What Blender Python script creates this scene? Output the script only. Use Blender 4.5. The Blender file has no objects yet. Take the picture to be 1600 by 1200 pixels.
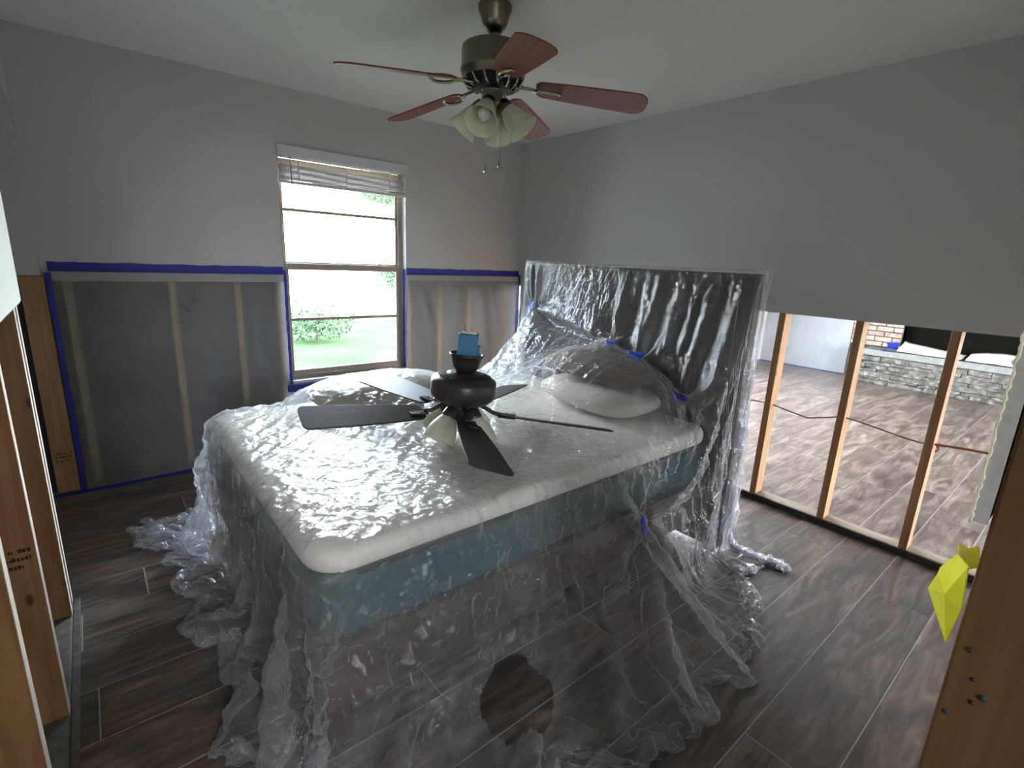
import bpy, bmesh, math, random
import numpy as np
from mathutils import Vector, Matrix

S = bpy.context.scene
COL = S.collection
R = math.radians
PI = math.pi

# ------------------------------------------------------------------ camera
CAM = Vector((-3.15044, -3.69711, 1.43192))
yaw, pitch, roll, FPX = 0.701017, -0.241688, 0.044601, 784.84
fwd = Vector((math.sin(yaw)*math.cos(pitch), math.cos(yaw)*math.cos(pitch), math.sin(pitch)))
rgt = Vector((math.cos(yaw), -math.sin(yaw), 0)); upv = rgt.cross(fwd)
r2 = rgt*math.cos(roll)+upv*math.sin(roll); u2 = -rgt*math.sin(roll)+upv*math.cos(roll)
cd = bpy.data.cameras.new('camera'); cam = bpy.data.objects.new('camera', cd); COL.objects.link(cam)
cd.sensor_width = 36; cd.lens = FPX/1600*36; cd.clip_start = .02
M = Matrix(((r2.x, u2.x, -fwd.x, CAM.x), (r2.y, u2.y, -fwd.y, CAM.y), (r2.z, u2.z, -fwd.z, CAM.z), (0, 0, 0, 1)))
cam.matrix_world = M
S.camera = cam

# ------------------------------------------------------------------ world, light, exposure
S.view_settings.view_transform = 'Standard'
S.view_settings.look = 'None'
S.view_settings.exposure = 0.42
S.view_settings.gamma = 1.0
S.view_settings.use_curve_mapping = False
w = bpy.data.worlds.new('sky'); S.world = w; w.use_nodes = True
nt = w.node_tree; nt.nodes.clear()
wo = nt.nodes.new('ShaderNodeOutputWorld'); bg = nt.nodes.new('ShaderNodeBackground')
tc = nt.nodes.new('ShaderNodeTexCoord'); sx = nt.nodes.new('ShaderNodeSeparateXYZ'); cr = nt.nodes.new('ShaderNodeValToRGB')
cr.color_ramp.elements[0].position = 0.0; cr.color_ramp.elements[0].color = (.91, .955, 1.0, 1)
cr.color_ramp.elements[1].position = .7; cr.color_ramp.elements[1].color = (.62, .78, 1.0, 1)
nt.links.new(tc.outputs['Generated'], sx.inputs[0]); nt.links.new(sx.outputs['Z'], cr.inputs[0])
nt.links.new(cr.outputs[0], bg.inputs[0]); bg.inputs[1].default_value = 46.0
nt.links.new(bg.outputs[0], wo.inputs[0])

def portal(name, loc, rot, sx_, sy_):
    l = bpy.data.lights.new(name, 'AREA'); l.shape = 'RECTANGLE'; l.size = sx_; l.size_y = sy_
    l.cycles.is_portal = True
    o = bpy.data.objects.new(name, l); COL.objects.link(o); o.location = loc; o.rotation_euler = rot
    return o
portal('window_daylight_portal', (-1.65, .14, 1.27), (R(-90), 0, 0), .92, 1.56)
portal('living_back_daylight_portal', (2.1, .14, 1.1), (R(-90), 0, 0), 3.7, 2.2)
portal('living_front_daylight_portal', (2.3, -6.34, 1.1), (R(90), 0, 0), 2.4, 2.2)
def lamp(name, loc, size, power, col):
    l = bpy.data.lights.new(name, 'AREA'); l.shape = 'DISK'; l.size = size; l.energy = power; l.color = col
    o = bpy.data.objects.new(name, l); COL.objects.link(o); o.location = loc; return o
lamp('hall_fill_light', (-2.40, -4.75, 2.345), .30, 14, (1.0, .80, .58))     # warm fill added in the hall behind the camera, shaped as a ceiling lamp
portal('hall_daylight_portal', (-3.74, -6.34, 1.45), (R(90), 0, 0), .62, 1.3)
try:
    S.cycles.max_bounces = 10; S.cycles.diffuse_bounces = 6; S.cycles.glossy_bounces = 4
    S.cycles.transmission_bounces = 6; S.cycles.transparent_max_bounces = 32
    S.cycles.caustics_reflective = False; S.cycles.caustics_refractive = False
    S.cycles.use_denoising = True; S.cycles.sample_clamp_indirect = 6
except Exception:
    pass

# ------------------------------------------------------------------ materials
MATS = {}
class N:
    def __init__(s, name):
        m = bpy.data.materials.new(name); m.use_nodes = True; s.m = m; s.t = m.node_tree; s.t.nodes.clear()
        s.out = s.t.nodes.new('ShaderNodeOutputMaterial'); MATS[name] = m
    def n(s, typ, **k):
        nd = s.t.nodes.new('ShaderNode'+typ)
        for a, b in k.items():
            if a.startswith('i_'): nd.inputs[a[2:].replace('_', ' ')].default_value = b
            else: setattr(nd, a, b)
        return nd
    def l(s, a, b): s.t.links.new(a, b)
    def coords(s, scale, rand=True):
        tc = s.n('TexCoord'); mp = s.n('Mapping'); mp.inputs['Scale'].default_value = scale
        if rand:
            oi = s.n('ObjectInfo'); mul = s.n('VectorMath', operation='SCALE'); cx = s.n('CombineXYZ')
            for i in range(3): s.l(oi.outputs['Random'], cx.inputs[i])
            s.l(cx.outputs[0], mul.inputs[0]); mul.inputs['Scale'].default_value = 37.0
            ad = s.n('VectorMath', operation='ADD'); s.l(tc.outputs['Object'], ad.inputs[0]); s.l(mul.outputs[0], ad.inputs[1])
            s.l(ad.outputs[0], mp.inputs[0])
        else: s.l(tc.outputs['Object'], mp.inputs[0])
        return mp.outputs[0]
    def ramp(s, fac, stops):
        r = s.n('ValToRGB'); els = r.color_ramp.elements
        while len(els) < len(stops): els.new(.5)
        for e, (p_, c) in zip(els, stops): e.position = p_; e.color = (*c, 1)
        s.l(fac, r.inputs[0]); return r.outputs[0]
    def noise(s, vec, scale, detail=4, rough=.55, dist=0):
        t = s.n('TexNoise'); t.inputs['Scale'].default_value = scale; t.inputs['Detail'].default_value = detail
        t.inputs['Roughness'].default_value = rough; t.inputs['Distortion'].default_value = dist
        if vec: s.l(vec, t.inputs['Vector'])
        return t.outputs['Fac']
    def mix(s, fac, a, b, typ='MIX'):
        m_ = s.n('Mix', data_type='RGBA', blend_type=typ)
        if hasattr(fac, 'links'): s.l(fac, m_.inputs[0])
        else: m_.inputs[0].default_value = fac
        for q, i in ((a, 6), (b, 7)):
            if hasattr(q, 'links'): s.l(q, m_.inputs[i])
            else: m_.inputs[i].default_value = (*q, 1)
        return m_.outputs[2]
    def bsdf(s, col, rough=.6, metal=0, bump=None, bstr=.2, bdist=.01, **k):
        b = s.n('BsdfPrincipled')
        if hasattr(col, 'links'): s.l(col, b.inputs['Base Color'])
        else: b.inputs['Base Color'].default_value = (*col, 1)
        if hasattr(rough, 'links'): s.l(rough, b.inputs['Roughness'])
        else: b.inputs['Roughness'].default_value = rough
        b.inputs['Metallic'].default_value = metal
        for a, v in k.items(): b.inputs[a.replace('_', ' ')].default_value = v
        if bump is not None:
            bp = s.n('Bump'); bp.inputs['Strength'].default_value = bstr; bp.inputs['Distance'].default_value = bdist
            s.l(bump, bp.inputs['Height']); s.l(bp.outputs[0], b.inputs['Normal'])
        s.l(b.outputs[0], s.out.inputs[0]); return b

def plain(name, col, rough=.6, metal=0, nscale=60, bstr=.1, var=.06, **k):
    a = N(name); v = a.coords((1, 1, 1)); f = a.noise(v, nscale, 3)
    c = a.ramp(f, [(.25, tuple(x*(1-var) for x in col)), (.75, tuple(min(1, x*(1+var)) for x in col))])
    a.bsdf(c, rough, metal, f, bstr, .002, **k); return a.m

def wood(name, c0, c1, c2, axis=2, rough=.6, knots=True, scale=1.0, spec=.3):
    a = N(name); sc = [16*scale]*3; sc[axis] = 1.0*scale
    v = a.coords(tuple(sc)); f = a.noise(v, 1.6, 6, .6, 1.2)
    c = a.ramp(f, [(.28, c0), (.5, c1), (.72, c2)])
    v2 = a.coords((1, 1, 1)); big = a.noise(v2, 3.0, 3)
    c = a.mix(a.ramp(big, [(.35, (0, 0, 0)), (.75, (.35,)*3)]), c, tuple(x*.62 for x in c0))
    if knots:
        ks = [9]*3; ks[axis] = 4.2; v3 = a.coords(tuple(ks)); vo = a.n('TexVoronoi'); vo.inputs['Scale'].default_value = 1.0
        a.l(v3, vo.inputs['Vector'])
        k = a.ramp(vo.outputs['Distance'], [(.0, (1, 1, 1)), (.055, (.85, .85, .85)), (.10, (0, 0, 0))])
        c = a.mix(k, c, (.10, .045, .02))
    a.bsdf(c, rough, 0, f, .15, .002, Specular_IOR_Level=spec); return a.m

plain('drywall_paint', (.54, .53, .515), .75, nscale=140, bstr=.12, var=.015)
plain('ceiling_paint', (.80, .80, .78), .85, nscale=160, bstr=.2, var=.02)
plain('gypsum_edge', (.42, .40, .37), .9, nscale=90, bstr=.4, var=.15)
plain('gypsum_rag', (.74, .66, .50), .9, nscale=120, bstr=.5, var=.15)
plain('white_wallboard', (.80, .80, .74), .8, nscale=90, bstr=.1, var=.02)
plain('sheathing', (.17, .175, .19), .8, nscale=25, bstr=.4, var=.25)
plain('grout', (.36, .34, .31), .9, nscale=80, var=.1)
plain('plate_dark', (.030, .026, .022), .7, nscale=40, bstr=.3, var=.4)
plain('plate_grey', (.12, .115, .10), .8, nscale=30, bstr=.4, var=.4)
plain('black_tape', (.008, .009, .02), .6)
plain('blue_tape', (.012, .020, .25), .55, nscale=200, bstr=.2, var=.12)
plain('blue_tape_bright', (.008, .06, .55), .5, nscale=200, bstr=.2, var=.12)
plain('window_frame', (.34, .265, .195), .45, nscale=50, var=.08)
plain('sill_white', (.55, .54, .52), .5, nscale=50, var=.05)
plain('blind_white', (.66, .62, .62), .45, nscale=60, var=.03)
plain('valance_white', (.62, .63, .66), .45, nscale=60, var=.02)
plain('bronze', (.20, .165, .12), .28, 1.0, nscale=40, var=.1, bstr=.03)
plain('brass_nickel', (.45, .40, .32), .22, 1.0, nscale=40, var=.1, bstr=.02)
plain('dark_brown_metal', (.034, .025, .022), .36, .3, nscale=40, var=.2, bstr=.05)
plain('vent_black', (.006, .005, .005), .7)
plain('brass_pull', (.42, .34, .18), .3, 1.0)
plain('cable_tan', (.24, .17, .12), .6)
plain('cable_copper', (.30, .12, .05), .6)
plain('foam', (.74, .69, .60), .9, nscale=120, bstr=.25, var=.04)
plain('teal_fabric', (.009, .056, .064), .85, nscale=220, bstr=.3, var=.2)
plain('pillow_brown', (.14, .08, .055), .9, nscale=150, bstr=.3, var=.15)
plain('pillow_tan', (.40, .33, .27), .9, nscale=150, bstr=.3, var=.08)
plain('pillow_cream', (.62, .57, .50), .9, nscale=150, bstr=.3, var=.05)
plain('lace_black', (.01, .01, .012), .8)
plain('slab_stone', (.17, .17, .155), .7, nscale=18, bstr=.4, var=.25)
plain('mortar', (.09, .085, .08), .95, nscale=60, bstr=.5, var=.3)
plain('soot', (.006, .005, .004), .95, nscale=20, var=.3, Specular_IOR_Level=0.0)
plain('firebox_wood', (.05, .022, .01), .8, nscale=12, var=.4)
plain('cloth_cream', (.62, .58, .50), .85, nscale=100, bstr=.2, var=.05)
plain('yellow_plastic', (.92, .84, .04), .35, nscale=30, bstr=.05, var=.06)
plain('blue_box', (.012, .13, .26), .4, nscale=40, var=.08)
plain('screw_black', (.012, .010, .010), .6)
plain('road_pale', (.75, .75, .72), .9, nscale=5, var=.06)
plain('bark', (.12, .09, .07), .9, nscale=20, bstr=.5, var=.3)
plain('dark_ink', (.03, .02, .015), .9)
wood('pine_stud', (.28, .145, .062), (.37, .21, .10), (.46, .285, .15))
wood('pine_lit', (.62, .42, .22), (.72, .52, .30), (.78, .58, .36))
wood('pine_plate', (.14, .10, .066), (.19, .145, .10), (.24, .19, .135), axis=1)
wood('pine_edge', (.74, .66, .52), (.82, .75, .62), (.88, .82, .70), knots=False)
wood('jamb_board', (.085, .038, .008), (.11, .052, .013), (.135, .068, .019), rough=.85)
wood('cherry_blade', (.13, .026, .007), (.19, .042, .012), (.24, .062, .018), axis=0, rough=.55, knots=False)
wood('walnut_blade', (.016, .009, .008), (.024, .014, .012), (.034, .020, .017), axis=0, rough=.5, knots=False)
wood('headboard_wood', (.020, .014, .012), (.030, .020, .017), (.042, .029, .024), axis=1, rough=.4, knots=False)
wood('bed_wood', (.040, .017, .010), (.055, .024, .014), (.075, .034, .020), axis=0, rough=.5, knots=False)

# floor planks: porcelain printed with weathered wood
a = N('plank'); v = a.coords((1.1, 7, 1)); f1 = a.noise(v, 2.2, 7, .62, 1.6)
v2 = a.coords((1.6, 3.2, 1)); f2 = a.noise(v2, 1.5, 4, .6, .8)
c1 = a.ramp(f1, [(.28, (.050, .033, .025)), (.46, (.120, .088, .069)), (.62, (.215, .172, .147)), (.8, (.36, .315, .28))])
c2 = a.ramp(f2, [(.3, (.42, .40, .40)), (.7, (1.1, 1.08, 1.05))])
c = a.mix(1.0, c1, c2, 'MULTIPLY')
oi = a.n('ObjectInfo'); tone = a.ramp(oi.outputs['Random'], [(0, (.82, .80, .80)), (1, (1.16, 1.12, 1.06))])
c = a.mix(1.0, c, tone, 'MULTIPLY')
rg = a.ramp(f2, [(.2, (.27,)*3), (.8, (.42,)*3)])
a.bsdf(c, rg, 0, f1, .12, .002)
# lawn
a = N('lawn'); v = a.coords((1, 1, 1), False); f = a.noise(v, 1.3, 6); g = a.noise(v, 30, 4)
c = a.ramp(f, [(.3, (.013, .024, .009)), (.7, (.030, .046, .018))]); c = a.mix(a.ramp(g, [(.3, (0, 0, 0)), (.7, (.5,)*3)]), c, (.055, .062, .040))
a.bsdf(c, .9, 0, g, .6, .05, Specular_IOR_Level=0.0)
a = N('leaf'); oi = a.n('TexCoord'); f = a.noise(oi.outputs['Object'], 9, 3)
c = a.ramp(f, [(.3, (.026, .044, .020)), (.7, (.055, .080, .040))]); a.bsdf(c, .8, Specular_IOR_Level=0.05)
# stone and brick
a = N('ledge_stone'); v = a.coords((1, 1, 1)); f = a.noise(v, 14, 6, .65); g = a.noise(v, 45, 4)
c = a.ramp(f, [(.30, (.022, .020, .015)), (.48, (.075, .069, .055)), (.62, (.16, .147, .12)), (.75, (.42, .39, .34))])
a.bsdf(c, .85, 0, g, .7, .01)
a = N('old_brick'); v = a.coords((1, 1, 1)); f = a.noise(v, 18, 5, .6); oi = a.n('ObjectInfo')
c0 = a.ramp(oi.outputs['Random'], [(0, (.20, .085, .05)), (.5, (.34, .18, .12)), (1, (.45, .33, .26))])
c = a.mix(a.ramp(f, [(.4, (0, 0, 0)), (.65, (.8,)*3)]), c0, (.55, .50, .44)); a.bsdf(c, .9, 0, f, .5, .006)
# glass shades
a = N('frosted_glass'); v = a.coords((1, 1, 1)); f = a.noise(v, 22, 4, .6, 1.5)
c = a.ramp(f, [(.3, (.78, .77, .64)), (.7, (.92, .91, .80))])
b = a.bsdf(c, .3); tr = a.n('BsdfTranslucent'); a.l(c, tr.inputs[0]); mx = a.n('MixShader'); mx.inputs[0].default_value = .5
a.l(b.outputs[0], mx.inputs[1]); a.l(tr.outputs[0], mx.inputs[2]); a.l(mx.outputs[0], a.out.inputs[0])
plain('bulb_glass', (.75, .75, .70), .3)
# window glass
a = N('pane_glass'); tr = a.n('BsdfTransparent'); gl = a.n('BsdfGlossy'); gl.inputs['Roughness'].default_value = .02
lw = a.n('LayerWeight'); lw.inputs[0].default_value = .12; mx = a.n('MixShader'); a.l(lw.outputs['Fresnel'], mx.inputs[0])
tr.inputs[0].default_value = (.96, .98, .97, 1); a.l(tr.outputs[0], mx.inputs[1]); a.l(gl.outputs[0], mx.inputs[2]); a.l(mx.outputs[0], a.out.inputs[0])

def film(name, haze, tint, gloss0, rough, nsc, bstr, hazecol=(.9, .92, .95), noisehaze=.5, crackle=0):
    """clear polyethylene film: see-through, with a little milky scatter and a window-catching gloss"""
    a = N(name); tcn = a.n('TexCoord'); v = tcn.outputs['Object']
    f = a.noise(v, nsc, 5, .6, .6); f2 = a.noise(v, 3.0, 4, .6)
    hgt = f
    if crackle:      # sharp crumple creases: cell ridges at two sizes, bent by noise
        wv = a.n('TexNoise'); wv.inputs['Scale'].default_value = 7; a.l(v, wv.inputs['Vector'])
        wm = a.n('VectorMath', operation='SCALE'); a.l(wv.outputs['Color'], wm.inputs[0]); wm.inputs['Scale'].default_value = .10
        wa = a.n('VectorMath', operation='ADD'); a.l(v, wa.inputs[0]); a.l(wm.outputs[0], wa.inputs[1])
        for sc_, wt in ((15, 1.0), (38, .45)):
            mp = a.n('Mapping'); mp.inputs['Scale'].default_value = (1, 1, .45); mp.inputs['Rotation'].default_value = (.2, .15, .6); a.l(wa.outputs[0], mp.inputs[0])
            vo = a.n('TexVoronoi'); vo.inputs['Scale'].default_value = sc_; a.l(mp.outputs[0], vo.inputs['Vector'])
            ma = a.n('Math', operation='MULTIPLY_ADD'); a.l(vo.outputs['Distance'], ma.inputs[0]); ma.inputs[1].default_value = crackle*wt; a.l(hgt, ma.inputs[2]); hgt = ma.outputs[0]
    bp = a.n('Bump'); bp.inputs['Strength'].default_value = bstr; bp.inputs['Distance'].default_value = .01; a.l(hgt, bp.inputs['Height'])
    tr = a.n('BsdfTransparent'); tr.inputs[0].default_value = (*tint, 1)
    df = a.n('BsdfDiffuse'); df.inputs[0].default_value = (*hazecol, 1); a.l(bp.outputs[0], df.inputs['Normal'])
    tl = a.n('BsdfTranslucent'); tl.inputs[0].default_value = (*hazecol, 1); a.l(bp.outputs[0], tl.inputs['Normal'])
    m1 = a.n('MixShader'); m1.inputs[0].default_value = .5; a.l(df.outputs[0], m1.inputs[1]); a.l(tl.outputs[0], m1.inputs[2])
    lw = a.n('LayerWeight'); lw.inputs[0].default_value = .5; a.l(bp.outputs[0], lw.inputs['Normal'])
    # grazing film is seen through more material: haze and gloss rise together
    p3 = a.n('Math', operation='POWER'); a.l(lw.outputs['Facing'], p3.inputs[0]); p3.inputs[1].default_value = 1.6
    p4 = a.n('Math', operation='POWER'); a.l(lw.outputs['Facing'], p4.inputs[0]); p4.inputs[1].default_value = 2.5
    hz = a.n('MapRange'); a.l(f2, hz.inputs[0]); hz.inputs[1].default_value = .3; hz.inputs[2].default_value = .7
    hz.inputs[3].default_value = haze*(1-noisehaze); hz.inputs[4].default_value = haze*(1+noisehaze)
    ad = a.n('Math', operation='MULTIPLY_ADD', use_clamp=True); a.l(p3.outputs[0], ad.inputs[0]); ad.inputs[1].default_value = .42; a.l(hz.outputs[0], ad.inputs[2])
    m2 = a.n('MixShader'); a.l(ad.outputs[0], m2.inputs[0]); a.l(tr.outputs[0], m2.inputs[1]); a.l(m1.outputs[0], m2.inputs[2])
    gl = a.n('BsdfGlossy'); gl.inputs['Roughness'].default_value = rough; a.l(bp.outputs[0], gl.inputs['Normal'])
    gf = a.n('Math', operation='MULTIPLY_ADD', use_clamp=True); a.l(p4.outputs[0], gf.inputs[0]); gf.inputs[1].default_value = .36; gf.inputs[2].default_value = gloss0
    m3 = a.n('MixShader'); a.l(gf.outputs[0], m3.inputs[0]); a.l(m2.outputs[0], m3.inputs[1]); a.l(gl.outputs[0], m3.inputs[2])
    a.l(m3.outputs[0], a.out.inputs[0]); return a.m
film('clear_film', .105, (.965, .965, .975), .05, .07, 40, .6, crackle=1.6)
film('milky_film', .44, (.90, .90, .90), .03, .35, 14, .25, (.40, .40, .41), .15)
film('white_film', .80, (.9, .9, .9), .04, .35, 14, .25, (.75, .77, .80), .1)
film('hem_film', .90, (.9, .9, .9), .04, .4, 20, .25, (.60, .60, .60), .05)

# ------------------------------------------------------------------ helpers
def mat(o, m):
    if m: o.data.materials.append(MATS[m] if isinstance(m, str) else m)
    return o
def tag(o, label=None, cat=None, group=None, kind=None):
    if label: o['label'] = label
    if cat: o['category'] = cat
    if group: o['group'] = group
    if kind: o['kind'] = kind
    return o
def empty(name, loc=(0, 0, 0), rot=(0, 0, 0)):
    o = bpy.data.objects.new(name, None); COL.objects.link(o); o.location = loc; o.rotation_euler = rot
    o.empty_display_size = .05; return o
class MB:
    """collects shapes into one mesh"""
    def __init__(s): s.v = []; s.f = []; s.sm = []
    def add(s, v, f, smooth=False):
        o = len(s.v); s.v += [tuple(x) for x in v]; s.f += [tuple(i+o for i in q) for q in f]; s.sm += [smooth]*len(f); return s
    def box(s, lo, hi):
        (a, b, c), (d, e, g) = lo, hi
        v = [(a, b, c), (d, b, c), (d, e, c), (a, e, c), (a, b, g), (d, b, g), (d, e, g), (a, e, g)]
        return s.add(v, [(0, 3, 2, 1), (4, 5, 6, 7), (0, 1, 5, 4), (1, 2, 6, 5), (2, 3, 7, 6), (3, 0, 4, 7)])
    def tube(s, pts, r, seg=8, cap=True):
        pts = [Vector(p) for p in pts]; n = len(pts); rs = r if isinstance(r, (list, tuple)) else [r]*n
        vs = []; nrm = None
        for i, p in enumerate(pts):
            t = (pts[min(i+1, n-1)]-pts[max(i-1, 0)]).normalized()
            if nrm is None:
                nrm = t.orthogonal().normalized()
            nrm = (nrm-t*nrm.dot(t)).normalized(); b = t.cross(nrm)
            for k in range(seg):
                q = 2*PI*k/seg; vs.append(p+(nrm*math.cos(q)+b*math.sin(q))*rs[i])
        fs = [(i*seg+k, i*seg+(k+1) % seg, (i+1)*seg+(k+1) % seg, (i+1)*seg+k) for i in range(n-1) for k in range(seg)]
        if cap: fs += [tuple(range(seg))[::-1], tuple((n-1)*seg+k for k in range(seg))]
        return s.add(vs, fs, True)
    def lathe(s, prof, seg=32, mtx=None, close=False):
        vs = []; n = len(prof)
        for (r, z) in prof:
            for k in range(seg):
                q = 2*PI*k/seg; vs.append(Vector((r*math.cos(q), r*math.sin(q), z)))
        if mtx is not None: vs = [mtx @ x for x in vs]
        fs = [(i*seg+k, i*seg+(k+1) % seg, (i+1)*seg+(k+1) % seg, (i+1)*seg+k) for i in range(n-1) for k in range(seg)]
        if close: fs += [((n-1)*seg+k, (n-1)*seg+(k+1) % seg, (k+1) % seg, k) for k in range(seg)]
        return s.add(vs, fs, True)
    def prism(s, poly, ax, lo, hi):
        """polygon in the two other axes, extruded along ax"""
        def P(a, b, h): return {0: (h, a, b), 1: (a, h, b), 2: (a, b, h)}[ax]
        n = len(poly); v = [P(a, b, lo) for a, b in poly]+[P(a, b, hi) for a, b in poly]
        f = [tuple(range(n)), tuple(range(2*n-1, n-1, -1))]+[(i, i+n, (i+1) % n+n, (i+1) % n) for i in range(n)]
        return s.add(v, f)
    def grid(s, fn, nu, nv, smooth=True):
        v = [fn(i/(nu-1), j/(nv-1)) for i in range(nu) for j in range(nv)]
        f = [(i*nv+j, (i+1)*nv+j, (i+1)*nv+j+1, i*nv+j+1) for i in range(nu-1) for j in range(nv-1)]
        return s.add(v, f, smooth)
    def build(s, name, m, parent=None, bevel=0, seg=2, loc=None, rot=None, solid=0, fix=True):
        me = bpy.data.meshes.new(name); me.from_pydata(s.v, [], s.f)
        me.polygons.foreach_set('use_smooth', s.sm)
        if fix:
            bm = bmesh.new(); bm.from_mesh(me); bmesh.ops.recalc_face_normals(bm, faces=bm.faces); bm.to_mesh(me); bm.free()
        me.update(); o = bpy.data.objects.new(name, me); COL.objects.link(o); mat(o, m)
        if parent: o.parent = parent
        if loc: o.location = loc
        if rot: o.rotation_euler = rot
        if solid:
            md = o.modifiers.new('solid', 'SOLIDIFY'); md.thickness = solid; md.offset = 0
        if bevel:
            md = o.modifiers.new('bevel', 'BEVEL'); md.width = bevel; md.segments = seg; md.limit_method = 'ANGLE'; md.angle_limit = R(40)
        return o
def box(name, lo, hi, m, parent=None, bevel=0):
    """box with its origin at its base centre"""
    c = Vector(((lo[0]+hi[0])/2, (lo[1]+hi[1])/2, lo[2]))
    o = MB().box(tuple(Vector(lo)-c), tuple(Vector(hi)-c)).build(name, m, parent, bevel); o.location = c; return o
def struct(o): o['kind'] = 'structure'; return o
_rng = np.random.RandomState(11)
_LAT = _rng.rand(64, 64)
def vnoise(x, y):
    x = np.asarray(x, float); y = np.asarray(y, float); a = np.floor(x).astype(int); b = np.floor(y).astype(int)
    fx = x-a; fy = y-b; fx = fx*fx*(3-2*fx); fy = fy*fy*(3-2*fy); g = lambda i, j: _LAT[i % 64, j % 64]
    return (g(a, b)*(1-fx)+g(a+1, b)*fx)*(1-fy)+(g(a, b+1)*(1-fx)+g(a+1, b+1)*fx)*fy

# ------------------------------------------------------------------ the shell
H = 2.44; ZC = 1.197
floor = struct(box('floor', (-4.5, -6.3, -.12), (5.7, .12, -.0012), 'grout'))
def at_parent(o, par):   # keep world placement under an unrotated parent
    o.parent = par; o.location = Vector(o.location)-Vector(par.location); return o
PW, PL = .2345, 1.207
off = {0: -1.25, -1: -1.707, 1: -1.455, -2: -.755, 8: -3.11, 7: -3.324}
random.seed(5); _pm = {}
for k in range(-13, 14):
    ya = -2.98+(k-1)*PW; yb = ya+PW; yb = min(yb, .0); ya = max(ya, -6.1)
    if yb-ya < .03: continue
    st = off.get(k, random.uniform(0, PL)); x = st-PL*math.ceil((st+4.35)/PL)
    while x < 5.45:
        xa, xb = max(x, -4.35), min(x+PL, 5.45)
        if xb-xa > .03:
            key = (round(xb-xa, 3), round(yb-ya, 3))
            if key not in _pm:
                hx, hy = (xb-xa)/2-.0019, (yb-ya)/2-.0019; e = .0008
                vv = [(-hx, -hy, -.009), (hx, -hy, -.009), (hx, hy, -.009), (-hx, hy, -.009), (-hx, -hy, -e), (hx, -hy, -e), (hx, hy, -e), (-hx, hy, -e),
                      (-hx+e, -hy+e, 0), (hx-e, -hy+e, 0), (hx-e, hy-e, 0), (-hx+e, hy-e, 0)]
                ff = [(0, 1, 5, 4), (1, 2, 6, 5), (2, 3, 7, 6), (3, 0, 4, 7), (4, 5, 9, 8), (5, 6, 10, 9), (6, 7, 11, 10), (7, 4, 8, 11), (8, 9, 10, 11)]
                me = bpy.data.meshes.new('floor_plank'); me.from_pydata(vv, [], ff); me.materials.append(MATS['plank']); _pm[key] = me
            o = bpy.data.objects.new('floor_plank', _pm[key]); COL.objects.link(o); o.location = ((xa+xb)/2, (ya+yb)/2, 0); at_parent(o, floor)
        x += PL
ceiling = struct(box('ceiling', (-4.5, -6.3, H), (5.7, .12, H+.1), 'ceiling_paint'))

# back wall: drywall cut off at 1.22 m, studs and sheathing behind, a window
WX0, WX1, WZ0, WZ1 = -2.112, -1.186, .50, 2.06
m = MB()
m.box((-4.4, .0, 1.222), (WX0, .0127, H)); m.box((WX1, 0, 1.215), (0, .0127, H)); m.box((WX0, 0, WZ1), (WX1, .0127, H))
wall_back = struct(m.build('wall_back', 'drywall_paint'))
m = MB(); m.box((-4.45, .102, 0), (WX0, .14, H)); m.box((WX1, .102, 0), (.1, .14, H)); m.box((WX0, .102, WZ1), (WX1, .14, H)); m.box((WX0, .102, 0), (WX1, .14, WZ0-.02))
m.build('sheathing', 'sheathing', wall_back)
for xs in (-3.24, -2.76, -2.40, -2.145, -1.155, -.86, -.56, -.16):
    box('stud', (xs-.019, .0135, .04), (xs+.019, .1015, 1.9), 'pine_lit', wall_back)
m = box('cripple_stud', (-1.67, .0135, .04), (-1.632, .1015, .46), 'pine_lit', wall_back)
box('bottom_plate', (-3.33, .0135, .001), (.0, .1015, .039), 'plate_grey', wall_back)
# window reveal boards
m = MB(); m.box((WX0-.012, .013, WZ0), (WX0, .10, WZ1)); m.box((WX1, .013, WZ0), (WX1+.012, .10, WZ1)); m.box((WX0-.012, .013, WZ1), (WX1+.012, .10, WZ1+.012))
m.build('reveal', 'drywall_paint', wall_back)

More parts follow.
